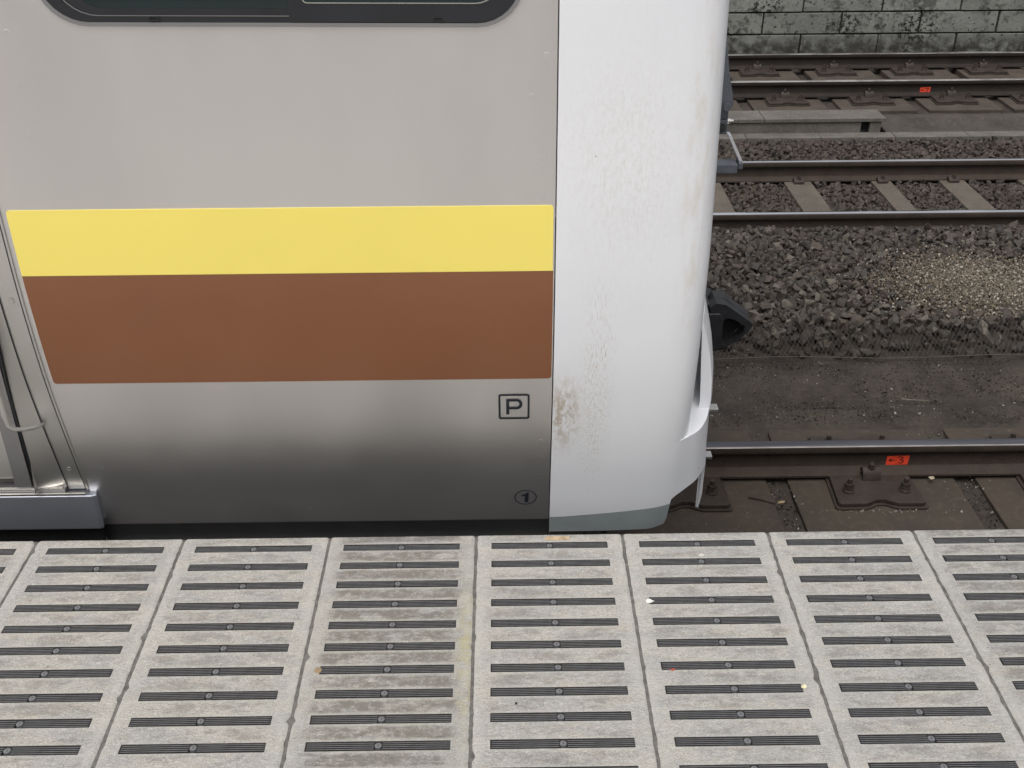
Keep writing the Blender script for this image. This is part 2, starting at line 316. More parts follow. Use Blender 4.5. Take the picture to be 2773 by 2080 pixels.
def make_slab(i):
    r = random.Random(i * 13 + 3)
    m = MB(); gx = .0035; depth = .92
    rows = [-.0015]
    for k in range(NROW):
        c = -(S0 + k * SP); rows += [c + .0122, c - .0122]
    rows.append(-depth)
    ry = []
    for a, b in zip(rows[:-1], rows[1:]):
        nsub = max(1, int(abs(a - b) / .012)); ry += [a + (b - a) * t / nsub for t in range(nsub)]
    ry.append(rows[-1])
    cols = [gx, gx + .006, .034, .0385, .326, .331, WT - gx - .006, WT - gx]
    jl = [max(0, mn.noise(Vector((i * 9.1, y * 110, 0)))) * .0045 + (r.random() < .05) * r.random() * .007 for y in ry]
    jr = [max(0, mn.noise(Vector((i * 9.1 + 5, y * 110, 3)))) * .0045 + (r.random() < .05) * r.random() * .007 for y in ry]
    inrow = lambda y: any(abs(y + S0 + k * SP) < .0121 for k in range(NROW))
    V = {}
    for a, y in enumerate(ry):
        for b, x in enumerate(cols):
            xx = x + (jl[a] if b == 0 else jl[a] * .6 if b == 1 else 0) - (jr[a] if b == 7 else jr[a] * .6 if b == 6 else 0)
            z = -.002 if b in (0, 7) else 0
            if a == 0: z -= .002
            V[a, b] = len(m.v); m.v.append((xx, y, z))
    for a in range(len(ry) - 1):
        ym = (ry[a] + ry[a + 1]) / 2
        for b in range(7):
            rec = inrow(ym) and b == 3
            if not rec: m.f.append((V[a, b], V[a, b + 1], V[a + 1, b + 1], V[a + 1, b])); m.mi.append(0)
    m.cur = 1
    for k in range(NROW):     # recesses
        c = -(S0 + k * SP); y0, y1 = c - .0122, c + .0122; x0, x1 = .0385, .326; z = -.0062; jx = r.uniform(-.001, .001)
        m.add([(x0, y0, 0), (x1, y0, 0), (x1, y1, 0), (x0, y1, 0), (x0 + .004, y0 + .0015, z), (x1 - .004, y0 + .0015, z), (x1 - .004, y1 - .0015, z), (x0 + .004, y1 - .0015, z)],
              [(0, 1, 5, 4), (1, 2, 6, 5), (2, 3, 7, 6), (3, 0, 4, 7), (4, 5, 6, 7)])
    m.cur = 0
    # sides
    A = len(ry) - 1
    base = len(m.v)
    for a, y in enumerate(ry):
        m.v.append((m.v[V[a, 0]][0], y, -.062)); m.v.append((m.v[V[a, 7]][0], y, -.062))
    for a in range(A):
        m.f += [(V[a, 0], V[a + 1, 0], base + 2 * a + 2, base + 2 * a), (V[a, 7], base + 2 * a + 1, base + 2 * a + 3, V[a + 1, 7])]; m.mi += [0, 0]
    m.f += [tuple([base, base + 1] + [V[0, b] for b in range(7, -1, -1)]), tuple([base + 2 * A + 1, base + 2 * A] + [V[A, b] for b in range(8)])]; m.mi += [0, 0]
    return m
slab_labels = {-3: 'edge slab past the left end of the picture', -2: 'edge slab just past the left end of the picture', -1: 'ribbed slab cut off by the left edge of the picture',
    0: 'pale slab below the door step, leftmost one shown nearly whole', 1: 'pale slab with tidy strips, just left of the mossy slab',
    2: 'grimy slab with soiled patches and yellow moss along its right joint', 3: 'clean slab in front of the white nose with tan tape at its edge',
    4: 'slab with red scrap and cream scrap, just right of the tape slab', 5: 'slab in front of the orange 3 tag, second from the right edge', 6: 'stained slab at the right edge with smudged strip ends', 7: 'ribbed edge slab past the right end of the picture'}
strip_proto = None; XO = -.80683
for k in range(-3, 8):
    x = XO + (k - 1) * WT
    e = empty('edge_slab', (x, 0, 0)); tag(e, slab_labels[k], 'paving slab', 'ribbed concrete slabs along the platform edge')
    mt = M['slab_dirty'] if k == 2 else M['slab_mid'] if k in (6,) else M['slab']
    make_slab(k).build('slab_body', [mt, M['groove']], e)
    jf = MB(); yy = np.arange(-.003, -.92, -.02)
    jf.grid(lambda i, j: ((-.011, .011)[j] + 0, float(yy[i]), -.0032 + .0012 * mn.noise(Vector((k * 3., yy[i] * 60, j * 2.)))), len(yy), 2)
    jf.build('joint_filler', M['grout'], e)
    for q in range(NROW):
        if strip_proto is None: s_ = strip_proto = make_strip().build('tread_strip', [M['strip'], M['groove']], e)
        else: s_ = strip_proto.copy(); S.collection.objects.link(s_); s_.parent = e
        s_.location = (random.uniform(-.001, .001), -(S0 + q * SP), random.uniform(-.0006, .0002) - (.0012 if q == 0 else 0)); s_.rotation_euler = (0, 0, random.uniform(-.003, .003))
# small things on the platform
def flake(name, x, y, w, h, z, m, seed, ang=0):
    r = random.Random(seed); a = [2 * math.pi * t / 9 for t in range(9)]
    pts = [(x + math.cos(t) * w * r.uniform(.7, 1.1) * math.cos(ang) - math.sin(t) * h * math.sin(ang), y + math.sin(t) * h * r.uniform(.7, 1.1) + math.cos(t) * w * math.sin(ang), 0) for t in a]
    b = MB(); zz = [z + r.uniform(0, .004) for _ in a]
    b.add([(p_[0], p_[1], q) for p_, q in zip(pts, zz)] + [(p_[0], p_[1], q - .0008) for p_, q in zip(pts, zz)], [tuple(range(9)), tuple(range(17, 8, -1))] + [(i, i + 9, (i + 1) % 9 + 9, (i + 1) % 9) for i in range(9)])
    return b.build(name, m)
tp = MB().box(.098, .158, -.0255, -.011, .0002, .0007); tag(tp.build('tape_patch', M['tape']), 'strip of tan tape on the platform edge before the white nose', 'tape')
tag(flake('paper_scrap', .353, -.479, .006, .0025, .0008, M['redbit'], 3), 'tiny red scrap on the slab right of the white nose', 'scrap')
tag(flake('paper_scrap', .621, -.534, .006, .005, .0010, M['creambit'], 5), 'tiny cream scrap at the end of a dark strip', 'scrap')
tag(flake('bird_dropping', .330, -.260, .011, .007, .0006, M['creambit2'], 6), 'white splash beside the left end of a strip, right of the nose', 'bird dropping')
tag(flake('bird_dropping', .476, -.093, .009, .004, .0006, M['creambit2'], 7), 'white smear above the second strip, right of the nose', 'bird dropping')
tag(MB().cyl((-.406, -.466, .0003), .0085, .0012, n=16, r2=.0078).build('bottle_cap', M['leaf'], smooth=30), 'brown disc at the left end of a strip on the mossy slab', 'cap')
tag(flake('pebble', .017, -.570, .003, .0025, .0008, M['ink'], 9), 'black speck on the clean slab before the nose', 'pebble')

# ------------------------------------------------------------ train
PZ = [-.40, -.15, 0, .08, .164, .24, .317, .4, .5, .65, .8, 3]; PY = [.255, .221, .193, .1745, .1545, .1375, .1215, .107, .095, .083, .08, .08]
_zf = np.linspace(-.4, 3, 1701); _yf = np.interp(_zf, PZ, PY); kk = np.ones(61) / 61; _yf = np.convolve(np.pad(_yf, 30, 'edge'), kk, 'valid')
def Ys(z): return float(np.interp(z, _zf, _yf))
def surf(x, z, off=0): return (x, Ys(z) - off, z)
CY = 1.558
train = empty('train', (-.5, CY, -1.117)); tag(train, 'silver commuter train with yellow and brown band and white nose', 'train')
def tb(m, name, mats, parent=None, **k):
    o = m.build(name, mats, parent or train, **k)
    if parent is None: o.location = (.5, -CY, 1.117)
    return o
def sheet(m, x0, x1, zz, off=0, nx=2):       # a skin following the body side
    xsn = np.linspace(x0, x1, nx)
    m.grid(lambda i, j: surf(float(xsn[i]), zz[j], off), nx, len(zz))
def zr(a, b, n): return [a + (b - a) * i / (n - 1) for i in range(n)]
m = MB(); sheet(m, -1.1, .1165, zr(-.112, 2.2, 90), 0, 3)
for side in (-1.1, .1165): m.grid(lambda i, j: (side, Ys(zr(-.2, 2.2, 90)[j]) + i * .03, zr(-.2, 2.2, 90)[j]), 2, 90)
# spot welds, pressed rings
def weld(m, x, z, r=.0075):
    n_ = 16; c0 = len(m.v)
    for q, (rr, oo) in enumerate(((r, .00005), (r * .72, .00075), (r * .4, .0001), (0.0008, .0001))):
        for t in range(n_): a = 2 * math.pi * t / n_; m.v.append(surf(x + math.cos(a) * rr, z + math.sin(a) * rr, oo + .00005))
    for q in range(3):
        for t in range(n_): m.f.append((c0 + q * n_ + t, c0 + q * n_ + (t + 1) % n_, c0 + (q + 1) * n_ + (t + 1) % n_, c0 + (q + 1) * n_ + t)); m.mi.append(0)
for x, z in [(-.997, 1.22), (-1.0, 1.118), (-1.002, 1.003), (.0946, 1.165), (.0646, 1.08), (.092, .18), (.094, .122), (.094, .052), (.090, -.058), (.0174, -.0626), (-.053, -.061),
             (-.128, -.060), (-.2075, -.059), (-.292, -.060), (-.37, -.060), (-.446, -.0606), (-.526, -.0607), (-.6, -.06), (-.665, -.06), (-.754, -.061), (-.884, -.0617), (-.994, -.068),
             (-1.075, .02), (-.93, .05), (-1.05, .10), (-.25, .74), (-.5, .74), (-.1, .735), (.06, .74), (.09, .86), (.09, .95)]: weld(m, x, z)
tb(m, 'side_panel', M['steel'], smooth=40)
m = MB(); sheet(m, -1.1, .1165, zr(-.2, -.1121, 8), .0006, 2); tb(m, 'base_band', M['black'], smooth=True)
# film bands, rounded outer corners
def film(name, mat_, x0, x1, z0, z1, rtop, rbot, off):
    zz = zr(z0, z1, 24); rc = .008; m = MB()
    def inset(z):
        o = 0
        if rtop and z > z1 - rc: o = rc - math.sqrt(max(0, rc * rc - (z - z1 + rc) ** 2))
        if rbot and z < z0 + rc: o = rc - math.sqrt(max(0, rc * rc - (z0 + rc - z) ** 2))
        return o
    zz = sorted(set([round(q, 5) for q in zz] + [round(z1 - rc * t, 5) for t in (.9, .6, .35, .15, .05, 0)] + [round(z0 + rc * t, 5) for t in (.9, .6, .35, .15, .05, 0)]))
    vs = []
    for z in zz: i_ = inset(z); vs += [surf(x0 + i_, z, off), surf(x1 - i_, z, off), surf(x0 + i_, z, -.0004), surf(x1 - i_, z, -.0004)]
    m.v = vs; k = len(zz)
    for q in range(k - 1):
        a, b = 4 * q, 4 * q + 4; m.f += [(a, a + 1, b + 1, b), (a, b, b + 2, a + 2), (a + 1, a + 3, b + 3, b + 1)]; m.mi += [0] * 3
    m.f += [(0, 2, 3, 1), (4 * k - 4, 4 * k - 3, 4 * k - 1, 4 * k - 2)]; m.mi += [0, 0]
    return tb(m, name, mat_, smooth=35)
film('yellow_band', M['yellow'], -1.0885, .1128, .6838, .8415, True, False, .0012)
film('brown_band', M['brown'], -1.0885, .1140, .3875, .6838, False, True, .0008)
# markings as flat inked film on the side
def ribbon(m, pts, w, closed=False, off=.0014, mp=surf):
    P_ = [Vector(q) for q in pts]; k = len(P_); L_, R_ = [], []
    for i in range(k):
        a = P_[(i - 1) % k] if (closed or i) else P_[0]; b = P_[(i + 1) % k] if (closed or i < k - 1) else P_[-1]
        d0 = (P_[i] - a); d1 = (b - P_[i]); d0 = d0.normalized() if d0.length else d1.normalized(); d1 = d1.normalized() if d1.length else d0
        t = (d0 + d1); t = t.normalized() if t.length > 1e-6 else d0; nn = Vector((-t.y, t.x)); s_ = 1 / max(.5, nn.dot(Vector((-d0.y, d0.x))))
        L_.append(P_[i] + nn * w / 2 * s_); R_.append(P_[i] - nn * w / 2 * s_)
    vs = [mp(q.x, q.y, off) for q in L_] + [mp(q.x, q.y, off) for q in R_]; e_ = k if closed else k - 1
    m.add(vs, [(i, (i + 1) % k, (i + 1) % k + k, i + k) for i in range(e_)])
def arc(cx, cz, rx, rz, a0, a1, n_=12): return [(cx + rx * math.cos(R(a0 + (a1 - a0) * i / (n_ - 1))), cz + rz * math.sin(R(a0 + (a1 - a0) * i / (n_ - 1)))) for i in range(n_)]
m = MB(); x0, x1, z0, z1, rc = -.0125, .0595, .2612, .3372, .004
box = arc(x1 - rc, z1 - rc, rc, rc, 0, 90, 5) + arc(x0 + rc, z1 - rc, rc, rc, 90, 180, 5) + arc(x0 + rc, z0 + rc, rc, rc, 180, 270, 5) + arc(x1 - rc, z0 + rc, rc, rc, 270, 360, 5)
ribbon(m, box, .0052, True)
ribbon(m, [(.0078, .2742), (.0078, .30), (.0078, .3238)], .0078)
ribbon(m, [(.0078, .3204), (.028, .3204)] + arc(.030, .3075, .0105, .0129, 90, -90, 11) + [(.0078, .2946)], .0072, off=.0018)
tb(m, 'letter_mark', M['mark'])['label'] = 'letter P in a rounded square'
m = MB(); ribbon(m, arc(.0537, -.027, .0288, .0262, 0, 345, 30), .0026, True)
q = [(.0515, -.0455), (.0615, -.0455), (.0615, -.0085), (.0555, -.0085), (.0535, -.0135), (.0425, -.0175), (.0425, -.0230), (.0515, -.0210)]
q = [(a + (b + .027) * .04, b) for a, b in q]
m.add([surf(a, b, .0016) for a, b in q], [tuple(range(len(q)))]); tb(m, 'number_mark', M['mark'])['label'] = 'number 1 in a circle'
# rest of the car body: far side, roof, floor, near side beyond the door
prof = [(Ys(z), z) for z in zr(-.2, 2.2, 22)] + [(.12, 2.34), (.25, 2.48), (.55, 2.58), (1.0, 2.62), (CY, 2.63)]
full = prof + [(2 * CY - a, b) for a, b in prof[-2::-1]]
m = MB(); kf = len(full); lo = len(zr(-.2, 2.2, 22))
m.grid(lambda i, j: ((-6, -2.0)[i], full[j][0], full[j][1]), 2, kf)
up = full[lo - 1:]; m.grid(lambda i, j: ((-2.0, .1165)[i], up[j][0], up[j][1]), 2, len(up))
m.add([(-6, .21, -.2), (.1165, .21, -.2), (.1165, 2.9, -.2), (-6, 2.9, -.2)], [(0, 1, 2, 3)])
m.box(-1.999, -1.101, .09, .16, 2.0, 2.199)
tb(m, 'car_body', M['steel'], smooth=35)
m = MB().box(-1.9, -.2, .75, 2.4, -.62, -.201).box(-1.9, -.2, .42, .7, -.5, -.201).box(-5.8, -2.2, .3, 2.8, -.85, -.201)
m.box(-2.0, -1.1, .205, .22, -.21, -.09); tb(m, 'underframe_and_shade_sheet', M['void'])  # last box is a black sheet painted in for the shade below the step
# window
win = tb(MB().box(-.8, 0, .3, .31, 1.4, 1.5), 'window', M['rubber'])
win.data = None if False else win.data
bpy.data.objects.remove(win)
def rrect(x0, x1, z0, z1, r, n_=9, dz=0):
    o = []
    for cx_, cz_, a in ((x1 - r, z1 - r, 0), (x0 + r, z1 - r, 90), (x0 + r, z0 + r, 180), (x1 - r, z0 + r, 270)): o += arc(cx_, cz_, r, r, a, a + 90, n_)
    return [(a, b + dz * (a + .42)) for a, b in o]
def ring(m, outer, inner, y0, y1):
    k = len(outer); vs = [(a, y0, b) for a, b in outer] + [(a, y0, b) for a, b in inner] + [(a, y1, b) for a, b in outer] + [(a, y1, b) for a, b in inner]
    fs = []
    for i in range(k):
        j = (i + 1) % k; fs += [(i, j, j + k, i + k), (i, i + 2 * k, j + 2 * k, j), (i + k, j + k, j + 3 * k, i + 3 * k)]
    m.add(vs, fs)
m = MB(); DZ = -.011
ring(m, rrect(-.925, .052, 1.2275, 2.02, .098, dz=DZ), rrect(-.916, .043, 1.2355, 2.01, .09, dz=DZ), .0745, .0799)
win = tb(m, 'window', M['rim'], smooth=40); win['label'] = 'window with black sashes'
m = MB(); ring(m, rrect(-.9158, .0428, 1.2357, 2.01, .09, dz=DZ), rrect(-.895, .028, 1.2525, 1.99, .078, dz=DZ), .0765, .0795); sa = m.build('sash', M['rubber'], win, smooth=40)
m = MB(); m.prism(rrect(-.895, .028, 1.2525, 1.99, .078, dz=DZ), .0775, .0798); m.build('pane', M['glass'], win, smooth=30)
def rr2(x0, x1, z0, z1, rl, rr):
    o = []
    for cx_, cz_, a, r_ in ((x1 - rr, z1 - rr, 0, rr), (x0 + rl, z1 - rl, 90, rl), (x0 + rl, z0 + rl, 180, rl), (x1 - rr, z0 + rr, 270, rr)): o += arc(cx_, cz_, r_, r_, a, a + 90, 9)
    return [(a, b + DZ * (a + .42)) for a, b in o]
m = MB(); ring(m, rr2(-.890, -.20, 1.2478, 1.985, .085, .004), rr2(-.888, -.202, 1.2493, 1.983, .084, .003), .0752, .0768); m.build('sash_bead', M['rim'], win, smooth=40)
m = MB(); ring(m, rr2(-.887, -.204, 1.2500, 1.985, .085, .004), rr2(-.855, -.22, 1.2625, 1.97, .066, .003), .0755, .0774); m.build('sash', M['rubber'], win, smooth=40)
m = MB(); ring(m, rr2(-.4235, .0425, 1.2375, 2.0, .003, .088), rr2(-.395, .005, 1.2735, 1.97, .010, .055), .0735, .0764)
m2 = MB().prism(rr2(-.394, .004, 1.2745, 1.969, .009, .054), .0740, .0748, 'y'); m2.build('pane', M['glass'], win)
m.build('sash', M['rubber'], win, smooth=40)
m = MB(); ring(m, rr2(-.395, .005, 1.2735, 1.97, .010, .055), rr2(-.393, .003, 1.2755, 1.968, .009, .054), .0728, .0738); m.build('sash_bead', M['bolt_b'], win, smooth=40)
for x in (-.695, -.125):
    m = MB(); ring(m, rrect(x - .012, x + .012, 1.2395 + DZ * (x + .42), 1.2465 + DZ * (x + .42), .0034, 5), rrect(x - .009, x + .009, 1.2412 + DZ * (x + .42), 1.2457 + DZ * (x + .42), .002, 5), .0722, .0768)
    ds = m.build('drain_slot', M['rubber'], win, smooth=40)
    m = MB().prism(rrect(x - .009, x + .009, 1.2412 + DZ * (x + .42), 1.2457 + DZ * (x + .42), .002, 5), .0731, .0733); m.build('drain_opening', M['void'], win)
# door frame, door, handrail, step
zd = zr(.024, 2.05, 60)
m = MB(); m.grid(lambda i, j: ((-1.1005, -1.1005, -1.1045, -1.1045)[i], Ys(zd[j]) - (0, .005, .005, -.004)[i], zd[j]), 4, 60)
m.grid(lambda i, j: ((-1.1070, -1.1070, -1.1085, -1.1085)[i], Ys(zd[j]) - (-.004, .002, .002, -.004)[i], zd[j]), 4, 60)
m.grid(lambda i, j: ((-1.1045, -1.107)[i], Ys(zd[j]) + .004, zd[j]), 2, 60)
tb(m, 'door_trim', M['steel_f'], smooth=30)
m = MB(); m.grid(lambda i, j: ((-1.1085, -1.1535, -1.1535)[i], Ys(zd[j]) + (.002, .0015, .012)[i], zd[j]), 3, 60)
weld(m, -1.133, .10); weld(m, -1.13, .62)
tb(m, 'door_frame', M['steel_f'], smooth=30)
def yl(z, t): return (1 - t) * (Ys(z) + .006) + t * (Ys(z) + .004 - .010 * max(0, (.5 - z) / .45))
m = MB(); m.grid(lambda i, j: (((-1.1545, -1.171, -1.187, -1.188)[i] - (0, .5, 1, 1)[i] * .042 * max(0, (.5 - zd[j]) / .45)), (yl(zd[j], 0), yl(zd[j], .5), yl(zd[j], 1), .16)[i], zd[j]), 4, 60)
tb(m, 'door_pocket_panel', M['steel_f'], smooth=40)
m = MB(); m.grid(lambda i, j: ((-1.1525, -1.1560)[i], Ys(zd[j]) - .0006, zd[j]), 2, 60).grid(lambda i, j: ((-1.1072, -1.1092)[i], Ys(zd[j]) - .0022, zd[j]), 2, 60)
tb(m, 'groove_shade_line', M['rubber'])  # thin dark strips laid on the surface as the shade of the frame grooves
m = MB(); m.grid(lambda i, j: (-1.188 - .042 * max(0, (.5 - zd[j]) / .45) - (0, .004, .004)[i], Ys(zd[j]) - .006 + (0, 0, .02)[i], zd[j]), 3, 60); tb(m, 'pocket_lip', M['rubber'])
m = MB().box(-1.25, -1.18, .196, .2, .03, 2.05); tb(m, 'door_gap', M['void'])
m = MB().box(-1.287, -1.244, .178, .2, .036, 2.05); tb(m, 'door_edge', M['rim'], bevel=.002)
m = MB().box(-2.0, -1.288, .190, .2, .058, 2.05).box(-1.9, -1.36, .186, .1899, 1.2, 1.95); dr = tb(m, 'door', M['steel_f'], bevel=.002)
m = MB(); m.tube([(-1.197, .052, 1.7), (-1.197, .052, .8), (-1.197, .052, .34), (-1.195, .053, .308), (-1.188, .057, .292), (-1.172, .070, .283), (-1.156, .095, .272), (-1.148, .13, .262)], [.010, .010, .0095, .008, .006, .0045, .0045, .0045], 10, 1.3)
tb(m, 'handrail', M['steel_f'], smooth=True)
m = MB().prism([(-2.2, .168), (-1.088, .168), (-1.078, .174), (-1.097, .225), (-2.2, .225)], -.095, .0145, 'z'); st = tb(m, 'door_step', M['step'], bevel=.004, seg=3)
m = MB().box(-2.2, -1.16, .178, .215, .0148, .030); tb(m, 'door_sill', M['rim'], bevel=.0025)
m = MB().box(-2.2, -1.106, .1690, .176, .0148, .0215).box(-2.2, -1.165, .1785, .186, .0302, .0345); tb(m, 'sill_highlight', M['bolt_b'], bevel=.0015)  # bright beads added as a painted highlight along step and sill edges
# nose
plan = [(.1195, 0), (.20, .0005), (.28, .0015), (.34, .004), (.385, .0075), (.42, .014), (.449, .026), (.471, .049), (.484, .084), (.493, .14), (.503, .24), (.53, .42), (.565, .7), (.60, 1.0), (.625, 1.25), (.63, 1.42)]
pa = np.array(plan); tt = np.arange(len(pa)); tf = np.linspace(0, len(pa) - 1, 61)
def crspl(a, t):
    i = int(min(t, len(a) - 1.0001)); u = t - i; g_ = lambda k: a[max(0, min(len(a) - 1, k))]
    p0, p1, p2, p3 = g_(i - 1), g_(i), g_(i + 1), g_(i + 2)
    return .5 * ((2 * p1) + (-p0 + p2) * u + (2 * p0 - 5 * p1 + 4 * p2 - p3) * u * u + (-p0 + 3 * p1 - 3 * p2 + p3) * u ** 3)
def plan_pts(plan_, z, lean=True):
    a = np.array(plan_); y0 = Ys(z); o = []
    dx = -.010 * max(0, min(1, (z - .7) / .6)) if lean else 0
    if lean and z > 1.3: dx -= (z - 1.3) * .25
    for t in np.linspace(0, len(a) - 1, 61):
        q = crspl(a, t); w = min(1, max(0, (q[1]) / .3)); k = max(0, (q[0] - .12) / .5)
        o.append((float(q[0] + dx * k), float(y0 + q[1] * ((CY - y0) / 1.42 * w + (1 - w))), z))
    return o + [(a_[0], 2 * CY - a_[1], a_[2]) for a_ in o[-2::-1]]
zn = zr(.155, 1.3, 40) + zr(1.35, 2.3, 12)
rows_ = [plan_pts(plan, z) for z in zn]
m = MB(); m.grid(lambda i, j: rows_[i][j], len(rows_), len(rows_[0])); top = rows_[-1]
m.add(top, [tuple(range(len(top)))])
m.grid(lambda i, j: (.1195, Ys((zr(-.2, 2.3, 60))[j]) + .03 * i, zr(-.2, 2.3, 60)[j]), 2, 60)
tb(m, 'nose_mask', M['white'], smooth=45)
splan = [(.1195, 0), (.20, .0005), (.28, .0015), (.34, .004), (.385, .0075), (.42, .014), (.450, .0255), (.482, .050), (.509, .076), (.527, .106), (.542, .142), (.556, .19), (.572, .26), (.588, .38), (.615, .7), (.64, 1.0), (.665, 1.25), (.67, 1.42)]
m = MB(); Z0 = .155
top_s = plan_pts(splan, Z0, False); k2 = len(top_s)
def zbot(x, i_):
    if i_ <= 60 and x < .5 or i_ >= 62 and x < .5:
        pass
    xs_ = [.1195, .40, .437, .443, .449, .46, .49, .5165, .5455, .5465, .7]; zs_ = [-.16, -.16, -.148, -.13, -.062, -.052, -.038, -.028, -.018, -.185, -.185]
    return float(np.interp(x, xs_, zs_))
cols_ = []
fine = []
for i in range(k2 - 1):
    a, b = top_s[i], top_s[i + 1]; sub = 6 if abs(a[0] - .5) < .09 else 1
    for q in range(sub): fine.append(tuple(a[c_] + (b[c_] - a[c_]) * q / sub for c_ in range(3)))
fine.append(top_s[-1])
levels = zr(0, 1, 14)
def spt(i, j):
    x, y, z = fine[i]; zb = zbot(x, i); z_ = Z0 + (zb - Z0) * levels[j]; half = y < CY
    dy = Ys(z_) - Ys(Z0); yy_ = y + dy * max(0, 1 - abs((y if half else 2 * CY - y) - Ys(Z0)) / .4) * (1 if half else -1)
    return (x + .012 * levels[j] * max(0, (x - .44) / .1) * (1 if zb > -.17 else .5), yy_, z_)
m.grid(spt, len(fine), 14)
n0 = len(m.v)
m.grid(lambda i, j: (lambda p_: (p_[0] - .006 * (1 if p_[0] > .45 else 0), p_[1] + .006 * (1 if p_[1] < CY else -1), p_[2]))(spt(i, j)), len(fine), 14)
kk_ = len(fine) * 14
for i in range(len(fine) - 1):   # close the lower lip
    a, b = i * 14 + 13, (i + 1) * 14 + 13; m.f.append((a, b, b + kk_, a + kk_)); m.mi.append(0)
# shelf between mask and skirt
m2 = rows_[0]
m.grid(lambda i, j: ((lambda A, B, t: (A[0] + (B[0] - A[0]) * t, A[1] + (B[1] - A[1]) * t, Z0 - .0005 + .006 * t * (1 if B[0] > .47 else 0) * 0))(m2[i], top_s[i], j / 3)), k2, 4)
for i, f in enumerate(m.f): pass
sk = tb(m, 'skirt', M['white'], smooth=40)
# painted grey lower band of the skirt
m = MB(); bi = [i for i in range(len(fine)) if fine[i][0] < .4488 and fine[i][1] < CY]
def bpt(i, j):
    x, y, z = fine[bi[i]]; zt = -.104 + .028 * max(0, (x - .15)) / .3; zb = min(zt - .002, zbot(x, 0) - .001); z_ = zt + (zb - zt) * j / 5
    return (x, y + (Ys(z_) - Ys(Z0)) * max(0, 1 - abs(y - Ys(Z0)) / .4) - .0012, z_)
m.grid(bpt, len(bi), 6); tb(m, 'skirt_band', M['grey_band'], smooth=True)
# fin round the front, standing on the skirt
m = MB(); fi = [i for i in range(k2) if top_s[i][0] > .556]
sec = [(0, 0, .0), (.003, .02, .03), (.0, .09, .03), (-.010, .16, .024), (-.024, .22, .013), (-.038, .27, .003)]
def fpt(i, j):
    x, y, z = top_s[fi[i]]
    if j < 6: o, h, w = sec[j]; return (x + o, y, z + h - .002)
    o, h, w = sec[11 - j]; return (x + o - (w if h else .03), y, z + h - .002)
m.grid(fpt, len(fi), 12); m.f += [tuple(range(11, -1, -1)), tuple(range(len(m.v) - 12, len(m.v)))]; m.mi += [0, 0]
tb(m, 'front_fin', M['white'], smooth=50)
m = MB().box(.50, .515, .45, 2.6, .16, .42); tb(m, 'mask_backing', M['void'])
for z, x1 in ((.128, .588), (-.028, .584)):
    m = MB().box(.55, x1, .37, .40, z, z + .009); tb(m, 'lug', M['bolt_b'], bevel=.001)
m = MB().prism([(.40, -.17), (.475, -.17), (.50, -.10), (.505, -.02), (.40, .02)], .42, .45); tb(m, 'plow_plate', M['plow'], bevel=.002)
# linkage in front of the nose
m = MB().prism([(.60, 1.35), (.655, 1.35), (.668, 1.05), (.70, .86), (.722, .765), (.722, .75), (.712, .735), (.695, .727), (.67, .73), (.655, .75), (.60, .95)], 1.18, 1.205)
lk = tb(m, 'linkage_arm', M['bluegrey'], bevel=.003)
m = MB().cyl((.702, 1.18, .748), .012, -.012, (0, 1, 0), 18); m.build('pin', M['bluegrey'], lk, smooth=30)
m = MB().box(.64, .715, 1.206, 1.235, .652, .75).box(.64, .713, 1.195, 1.206, .655, .70); l2 = tb(m, 'linkage_block', M['bluegrey'], bevel=.002)
m = MB().cyl((.695, 1.195, .676), .014, -.006, (0, 1, 0), 20).cyl((.695, 1.189, .676), .007, -.001, (0, 1, 0), 6); m.build('socket_bolt', M['coupler'], l2, smooth=30)
m = MB().cyl((.715, 1.22, .690), .009, .010, (1, 0, 0), 12).cyl((.725, 1.22, .690), .0055, .010, (1, 0, 0), 12); m.build('bright_nut', M['bolt_b'], l2, smooth=30)
m = MB().prism([(.716, .655), (.726, .655), (.771, .568), (.771, .560), (.763, .560)], 1.19, 1.22); tb(m, 'linkage_link', M['sill'], bevel=.0015)
m = MB().box(.62, .753, 1.17, 1.23, .533, .563).box(.756, .771, 1.175, 1.225, .545, .566); tb(m, 'linkage_foot', M['bluegrey'], bevel=.003)
# coupler
cp = tb(MB().prism([(.45, -.285), (.818, -.285), (.83, -.27), (.826, -.15), (.815, -.128), (.45, -.128)], 1.50, 1.74).prism([(.45, -.13), (.79, -.13), (.78, -.10), (.45, -.10)], 1.53, 1.72), 'coupler', M['coupler'], bevel=.006, seg=3)
m = MB(); out = [(.775, -.104), (.80, -.088), (.835, -.094), (.885, -.130), (.935, -.168), (.945, -.182), (.925, -.215), (.885, -.252), (.845, -.275), (.81, -.284), (.80, -.20)]
inn = [(.832, -.160), (.842, -.150), (.856, -.151), (.878, -.160), (.912, -.182), (.914, -.187), (.912, -.211), (.879, -.246), (.848, -.267), (.834, -.262), (.830, -.20)]
ring(m, out, inn, 1.505, 1.56); ring(m, out, inn, 1.5601, 1.5599)
m.build('coupler_horn', M['coupler'], cp)
MB().prism([(.78, -.128), (.80, -.090), (.84, -.093), (.885, -.128), (.94, -.170), (.93, -.186), (.88, -.150), (.83, -.128)], 1.561, 1.63).build('coupler_cap', M['coupler'], cp, bevel=.004)
m = MB().prism(inn, 1.562, 1.62).box(.80, .822, 1.51, 1.73, -.27, -.13); m.build('coupler_hollow_shade', M['void'], cp)  # black plate set behind the horn as the shade of its hollow
m = MB().box(.775, .792, 1.497, 1.4995, -.268, -.160).box(.70, .77, 1.497, 1.4995, -.268, -.160); m.build('cover_plate', M['coupler'], cp, bevel=.001)
m = MB().tube([(.86, 1.53, -.285), (.80, 1.53, -.295), (.70, 1.53, -.298), (.6, 1.53, -.29)], .008); m.build('hose', M['rubber'], cp, smooth=True)

